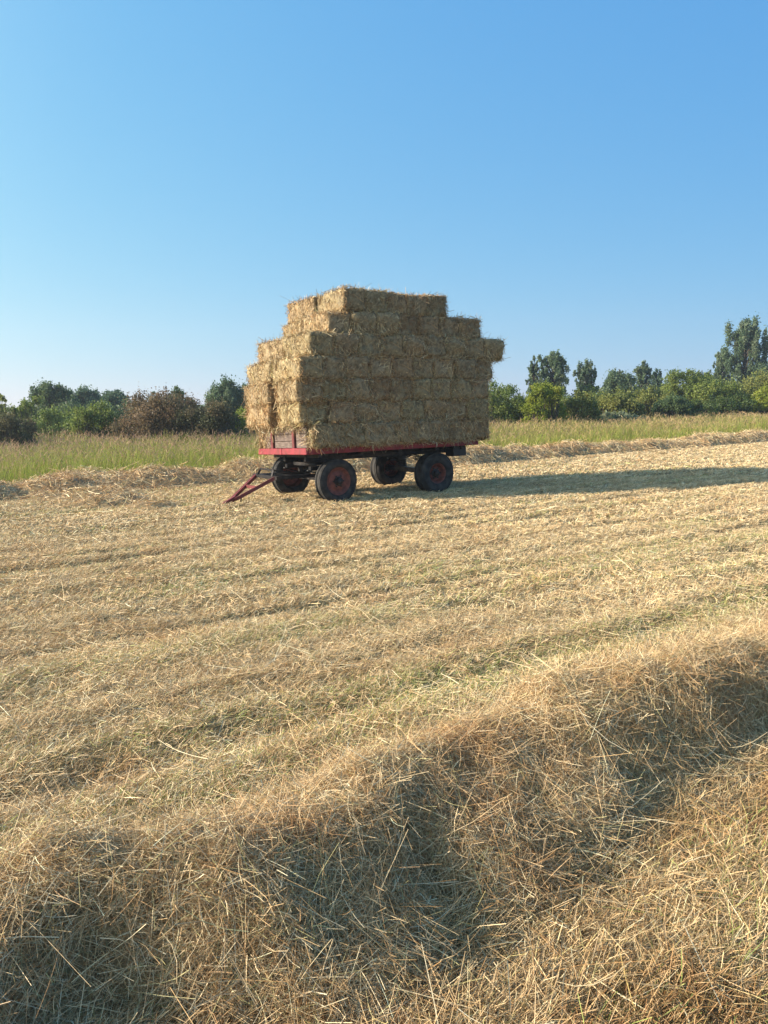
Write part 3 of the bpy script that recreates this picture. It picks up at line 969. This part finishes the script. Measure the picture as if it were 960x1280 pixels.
# ------------------------------------------------------------------ bales
def bale_mesh(idx, lx, ly, lz):
    """one pressed bale centred on the origin, long axis x"""
    bag = Bag()
    nxs, nys, nzs = 26, 12, 10
    vid = {}; V = []; Q = []

    def vert(i, j, k):
        key = (i, j, k)
        if key not in vid:
            vid[key] = len(V)
            p = np.array([i / nxs - .5, j / nys - .5, k / nzs - .5]) * [lx, ly, lz]
            V.append(p)
        return vid[key]
    for i in range(nxs):
        for j in range(nys):
            for k in (0, nzs):
                q = [vert(i, j, k), vert(i + 1, j, k), vert(i + 1, j + 1, k), vert(i, j + 1, k)]; Q.append(q if k else q[::-1])
    for i in range(nxs):
        for k in range(nzs):
            for j in (0, nys):
                q = [vert(i, j, k), vert(i, j, k + 1), vert(i + 1, j, k + 1), vert(i + 1, j, k)]; Q.append(q if j else q[::-1])
    for j in range(nys):
        for k in range(nzs):
            for i in (0, nxs):
                q = [vert(i, j, k), vert(i, j + 1, k), vert(i, j + 1, k + 1), vert(i, j, k + 1)]; Q.append(q if i else q[::-1])
    V = np.array(V)
    half = np.array([lx, ly, lz]) / 2
    # round the edges
    rad = .058
    inner = half - rad
    cl = np.clip(V, -inner, inner)
    d = V - cl
    nn = np.linalg.norm(d, axis=1, keepdims=True)
    nrm = np.where(nn > 1e-6, d / np.maximum(nn, 1e-6), 0)
    V = np.where(nn > 1e-6, cl + nrm * rad, V)
    off = np.array([mnoise.noise(Vector(p * 5) + Vector((idx * 9.1, 0, 0))) * .036 + mnoise.noise(Vector(p * 19) + Vector((idx * 3.3, 5, 0))) * .024 for p in V])
    flake = rng.uniform(.07, .11)
    gro = np.abs(((V[:, 0] / flake + .35 * np.array([mnoise.noise(Vector((p[1] * 5, p[2] * 5, idx)))for p in V])) % 1) - .5) * 2
    off = off - .020 * (gro > .8)
    # two strings pull the long sides in
    for sy in (-.22, .22):
        off = off - .014 * np.exp(-((V[:, 1] / ly - sy) / .06) ** 2)
    V = V + nrm * off[:, None]
    tone = np.array([.26, .195, .11])
    C = np.tile(tone, (len(V), 1)) * (1 + .22 * rng.normal(size=(len(V), 1))).clip(.5, 1.5)
    bag.add(V, np.array(Q), C)
    # stalks in the skin
    ftone = rng.uniform(.72, 1.2, 40); fhue = rng.random(40)

    def skin_tone(q, c):
        fl = np.clip(((q[:, 0] + lx / 2 + .012 * rng.normal(size=len(q))) / flake).astype(int), 0, 39)
        k = np.array([mnoise.noise(Vector(p * 11) + Vector((idx * 5.7, 3, 0))) + .6 * mnoise.noise(Vector(p * 25) + Vector((idx * 2.7, 8, 0))) for p in q])
        t = (ftone[fl] * (1 + .5 * k)).clip(.45, 1.4)[:, None]
        br = ((fhue[fl] > .72) * .6 + np.clip(-k, 0, .5))[:, None].clip(0, 1)
        return c * t * (1 - br * np.array([.10, .22, .28]))
    n = 3000
    tot = np.array([lx * ly, lx * lz, ly * lz]); tot = tot / tot.sum()
    f = rng.choice(3, n, p=tot); sgn = rng.choice((-1, 1), n)
    p = rng.uniform(-.5, .5, (n, 3)) * [lx, ly, lz]
    ax_ = np.array([2, 1, 0])[f]
    p[np.arange(n), ax_] = sgn * half[ax_]
    nr = np.zeros((n, 3)); nr[np.arange(n), ax_] = sgn
    r = rng.normal(size=(n, 3)) * np.array([.45, 1.0, 1.0])       # stalks lie across the flakes
    t = norm(r - nr * (r * nr).sum(1, keepdims=True))
    D = norm(t + nr * rng.normal(.12, .22, n)[:, None])
    L = rng.gamma(3, .028, n).clip(.03, .24)
    pp = p * .985 + nr * rng.normal(.0, .018, n)[:, None] - D * (L * .5)[:, None]
    col = straw_cols(n, (2.4, 3, 3.2, 2.6, .6, 1.0))
    bag.straw(pp, D, L, rng.uniform(.005, .011, n), rng.normal(size=(n, 3)) * .3 - nr * .15, skin_tone(p, col) * .80, 2)
    # wisps standing out of the edges
    n = 420
    p = rng.uniform(-.5, .5, (n, 3)) * [lx, ly, lz]
    a1 = rng.integers(0, 3, n); a2 = (a1 + rng.integers(1, 3, n)) % 3
    for a in (a1, a2):
        p[np.arange(n), a] = rng.choice((-.48, .48), n) * np.array([lx, ly, lz])[a]
    D = norm(p / half + rng.normal(size=(n, 3)) * .9)
    bag.straw(p * .98, D, rng.uniform(.02, .085, n), rng.uniform(.003, .006, n), rng.normal(size=(n, 3)) * .4, straw_cols(n, (3, 3, 2, 1, 1, 2)), 2)
    o = bag.build('hay_bale', M_bale, link=False)
    return o


LB, WB, HB = .95, .462, .372
protos = [bale_mesh(i, LB + .02, WB + .008, HB + .006) for i in range(7)]
protos[0].data.name = 'hay_bale'
R_WAGON = Matrix.Translation(NC) @ Matrix.Rotation(ROT, 4, 'Z')
R_TILT = Matrix.Translation((0, 0, BZ0)) @ Matrix.Rotation(TILT, 4, 'X') @ Matrix.Translation((0, 0, -BZ0))
GBALE = 'hay bales stacked on the wagon'
ordn = ['first', 'second', 'third', 'fourth', 'fifth', 'sixth', 'seventh', 'eighth', 'ninth', 'tenth']
layn = ['bottom', 'second', 'third', 'fourth', 'fifth', 'sixth', 'top']


def put_bale(s, y, z, along, label, sx=1.0, sy=1.0, wob=1.0):
    o = random.choice(protos).copy()
    COL.objects.link(o)
    j = lambda a: random.uniform(-a, a) * wob
    R = Matrix.Rotation((0 if along else math.pi / 2) + random.choice((0, math.pi)) + j(.035), 4, 'Z') @ Matrix.Rotation(j(.035), 4, 'X') @ Matrix.Rotation(j(.02), 4, 'Y')
    T = Matrix.Translation((s + j(.015), y + j(.035), z + j(.010)))
    S = Matrix.Diagonal((sx, sy, 1, 1))
    o.matrix_world = R_WAGON @ R_TILT @ T @ R @ S
    tag(o, label, 'hay bale', GBALE)
    return o


rows = [  # first s of the near column, of the far column, rear end, how far the near side sticks out
    (.12, .10, 3.82, .13),
    (-.05, -.17, 3.80, .10),
    (-.10, -.15, 3.87, .09),
    (-.14, -.10, 4.00, .08),
    (.13, .08, 4.26, .06),
    (.53, .58, 3.72, .02),
    (.83, .74, 3.02, -.02),
]
for r, (s0, s0f, s1, over) in enumerate(rows):
    zc = BZ1 + .004 + HB * (r + .5) - .004 * r
    if r == 0:
        n = 4; st = (s1 - s0) / n
        for i in range(n):
            put_bale(s0 + st * (i + .5), -over + WB / 2, zc, True,
                     f'lengthwise hay bale on the red bed rail, {ordn[i]} from front in bottom layer', sx=st / LB * 1.0)
        for i in range(n):
            lab = ('lit hay bale beside the far end of the plank headboard, hanging over the bed edge' if i == 0
                   else 'hay bale in the bottom layer on the far side of the load')
            put_bale(s0 - .04 + st * (i + .5), BW + .06 - WB / 2, zc, True, lab, sx=st / LB)
        continue
    n = round((s1 - s0) / WB); st = (s1 - s0) / n
    for i in range(n):
        if i == 0:
            lab = f'near front corner hay bale of the {layn[r]} layer, front sunlit and end shaded'
        elif i == n - 1:
            lab = f'shaded hay bale at the rear end of the {layn[r]} layer'
        else:
            lab = f'shaded end-on hay bale, {ordn[i]} from the front in the {layn[r]} layer'
        put_bale(s0 + st * (i + .5), -over + LB / 2, zc, False, lab, sy=st / WB, wob=2.0 if i == 0 else 1)
    far_y = (0, .07, .05, .03, -.04, -.03, -.04)[r]
    nf = round((s1 - s0f) / WB); st = (s1 - s0f) / nf
    for i in range(nf):
        if i == 0:
            lab = f'sunlit hay bale at the far front corner of the {layn[r]} layer'
        elif r == 6:
            lab = f'hay bale behind the shaded top row, {ordn[i]} from the front'
        else:
            lab = 'hay bale in the far half of the load hidden behind the shaded long side'
        put_bale(s0f + st * (i + .5), -over + LB * 1.5 + .03 + far_y, zc, False, lab, sy=st / WB, wob=2.3 if i == 0 else 1)


def loose_hay():
    bag = Bag()
    spots = []
    for k in range(13):      # over the near rail, thicker in two places
        sx = random.choice((random.uniform(.1, 3.5), random.gauss(1.15, .25), random.gauss(.7, .2), random.gauss(2.6, .2)))
        spots.append((sx, -.10, BZ1 + .04, 45, .07, .12, random.uniform(.04, .10)))
    for k in range(17):      # under the overhanging second layer, in front of the headboard
        spots.append((random.uniform(-.10, .02), random.uniform(.0, 1.9), BZ1 + HB + random.uniform(-.05, .06), 45, .09, .09, random.uniform(.03, .09)))
    for k in range(9):
        spots.append((random.uniform(0, .08), random.choice((random.uniform(-.12, .02), random.uniform(1.65, 1.95))), BZ1 + random.uniform(.02, .34), 45, .05, .07, .08))
    for (sx, sy, sz, n, wx, wy, hang) in spots:
        q = np.stack([sx + wx * rng.normal(size=n), sy + wy * .5 * rng.normal(size=n), sz + .035 * rng.normal(size=n)], 1)
        q = np.array([P_(*a) for a in q])
        D = norm(rng.normal(size=(n, 3)) * [.8, .6, .6] + [0, -.2, -.7])
        bag.straw(q, D, rng.uniform(.5, 1.5, n) * hang, rng.uniform(.005, .010, n), rng.normal(size=(n, 3)) * .3 + [0, 0, -.2], straw_cols(n, (2, 3, 3, 2, 1.5, 1)) * .8, 2)
    o = bag.build('loose_hay', M_hay)
    o.location = NC; o.rotation_euler = (0, 0, ROT)
    tag(o, 'ragged wisps of loose hay hanging from the bales over the red rails and headboard', 'loose hay', kind='stuff')


loose_hay()

# ------------------------------------------------------------------ light
SUN_EL, SUN_DIR = math.radians(22), Vector((-.981, -.193, 0)).normalized()
to_sun = Vector((SUN_DIR.x * math.cos(SUN_EL), SUN_DIR.y * math.cos(SUN_EL), math.sin(SUN_EL)))
sun_d = bpy.data.lights.new('sun', 'SUN'); sun_d.energy = 5.0; sun_d.angle = math.radians(.53); sun_d.color = (1.0, .88, .71)
sun = bpy.data.objects.new('sun', sun_d); COL.objects.link(sun)
sun.rotation_euler = to_sun.to_track_quat('Z', 'Y').to_euler(); sun.location = (-20, -5, 15)
w = bpy.data.worlds.new('World'); scene.world = w; w.use_nodes = True
nt = w.node_tree
sky = nt.nodes.new('ShaderNodeTexSky'); sky.sky_type = 'NISHITA'; sky.sun_disc = False
sky.sun_elevation = SUN_EL
sky.sun_rotation = math.atan2(SUN_DIR.x, SUN_DIR.y)
sky.air_density = 1.0; sky.dust_density = 0.0; sky.ozone_density = 6.0
bg = nt.nodes['Background']; bg.inputs['Strength'].default_value = .1
EXPO = 1.15
# clear summer air: soften the horizon of the sky model and let the side towards the sun turn paler
sep = nt.nodes.new('ShaderNodeSeparateColor'); nt.links.new(sky.outputs[0], sep.inputs[0])
com = nt.nodes.new('ShaderNodeCombineColor'); nt.links.new(com.outputs[0], bg.inputs['Color'])
tcw = nt.nodes.new('ShaderNodeTexCoord')
dot = nt.nodes.new('ShaderNodeVectorMath'); dot.operation = 'DOT_PRODUCT'
nt.links.new(tcw.outputs['Generated'], dot.inputs[0]); dot.inputs[1].default_value = SUN_DIR


def mth(op, a, b):
    n = nt.nodes.new('ShaderNodeMath'); n.operation = op
    for k, q in enumerate((a, b)):
        if isinstance(q, (int, float)): n.inputs[k].default_value = q
        else: nt.links.new(q, n.inputs[k])
    return n.outputs[0]


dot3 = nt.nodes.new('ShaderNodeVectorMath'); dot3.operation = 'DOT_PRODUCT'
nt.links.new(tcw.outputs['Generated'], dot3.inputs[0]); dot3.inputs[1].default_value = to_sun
aur = mth('POWER', mth('MAXIMUM', mth('SUBTRACT', dot3.outputs['Value'], .20), 0.0), 2.0)  # added glow around the sun, mostly out of view, to neutralise blue-green shadows
for ch, (a_, p_, k_) in enumerate(((1.08, .73, .80), (.95, .396, .48), (.965, .14, .17))):
    v_ = mth('MULTIPLY', mth('POWER', mth('MULTIPLY', sep.outputs[ch], .1), p_), 10 * a_ / 2 ** EXPO)
    f_ = mth('ADD', mth('MULTIPLY', dot.outputs['Value'], k_), 1 + .19 * k_)
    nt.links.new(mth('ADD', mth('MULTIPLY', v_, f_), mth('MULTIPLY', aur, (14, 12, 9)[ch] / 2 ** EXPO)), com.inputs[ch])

vs = scene.view_settings
vs.view_transform = 'Standard'; vs.look = 'None'; vs.exposure = EXPO; vs.gamma = 1; vs.use_curve_mapping = False
scene.cycles.max_bounces = 6; scene.cycles.diffuse_bounces = 3; scene.cycles.transparent_max_bounces = 6
scene.cycles.use_denoising = True

# ------------------------------------------------------------------ air
hz = Solid().box((-190, -60, -1.5), (190, 260, 26), 0).build('haze', M_black)
hm = bpy.data.materials.new('summer haze'); hm.use_nodes = True
hn = hm.node_tree; hn.nodes.remove(hn.nodes['Principled BSDF'])
pv = hn.nodes.new('ShaderNodeVolumePrincipled'); pv.inputs['Color'].default_value = (.80, .88, 1, 1)
pv.inputs['Density'].default_value = .0009; pv.inputs['Anisotropy'].default_value = .3
hn.links.new(pv.outputs[0], hn.nodes['Material Output'].inputs['Volume'])
hz.data.materials[0] = hm
tag(hz, 'thin bluish summer haze over the field and trees', 'haze', kind='stuff')
scene.cycles.volume_bounces = 0
scene.cycles.volume_step_rate = 4
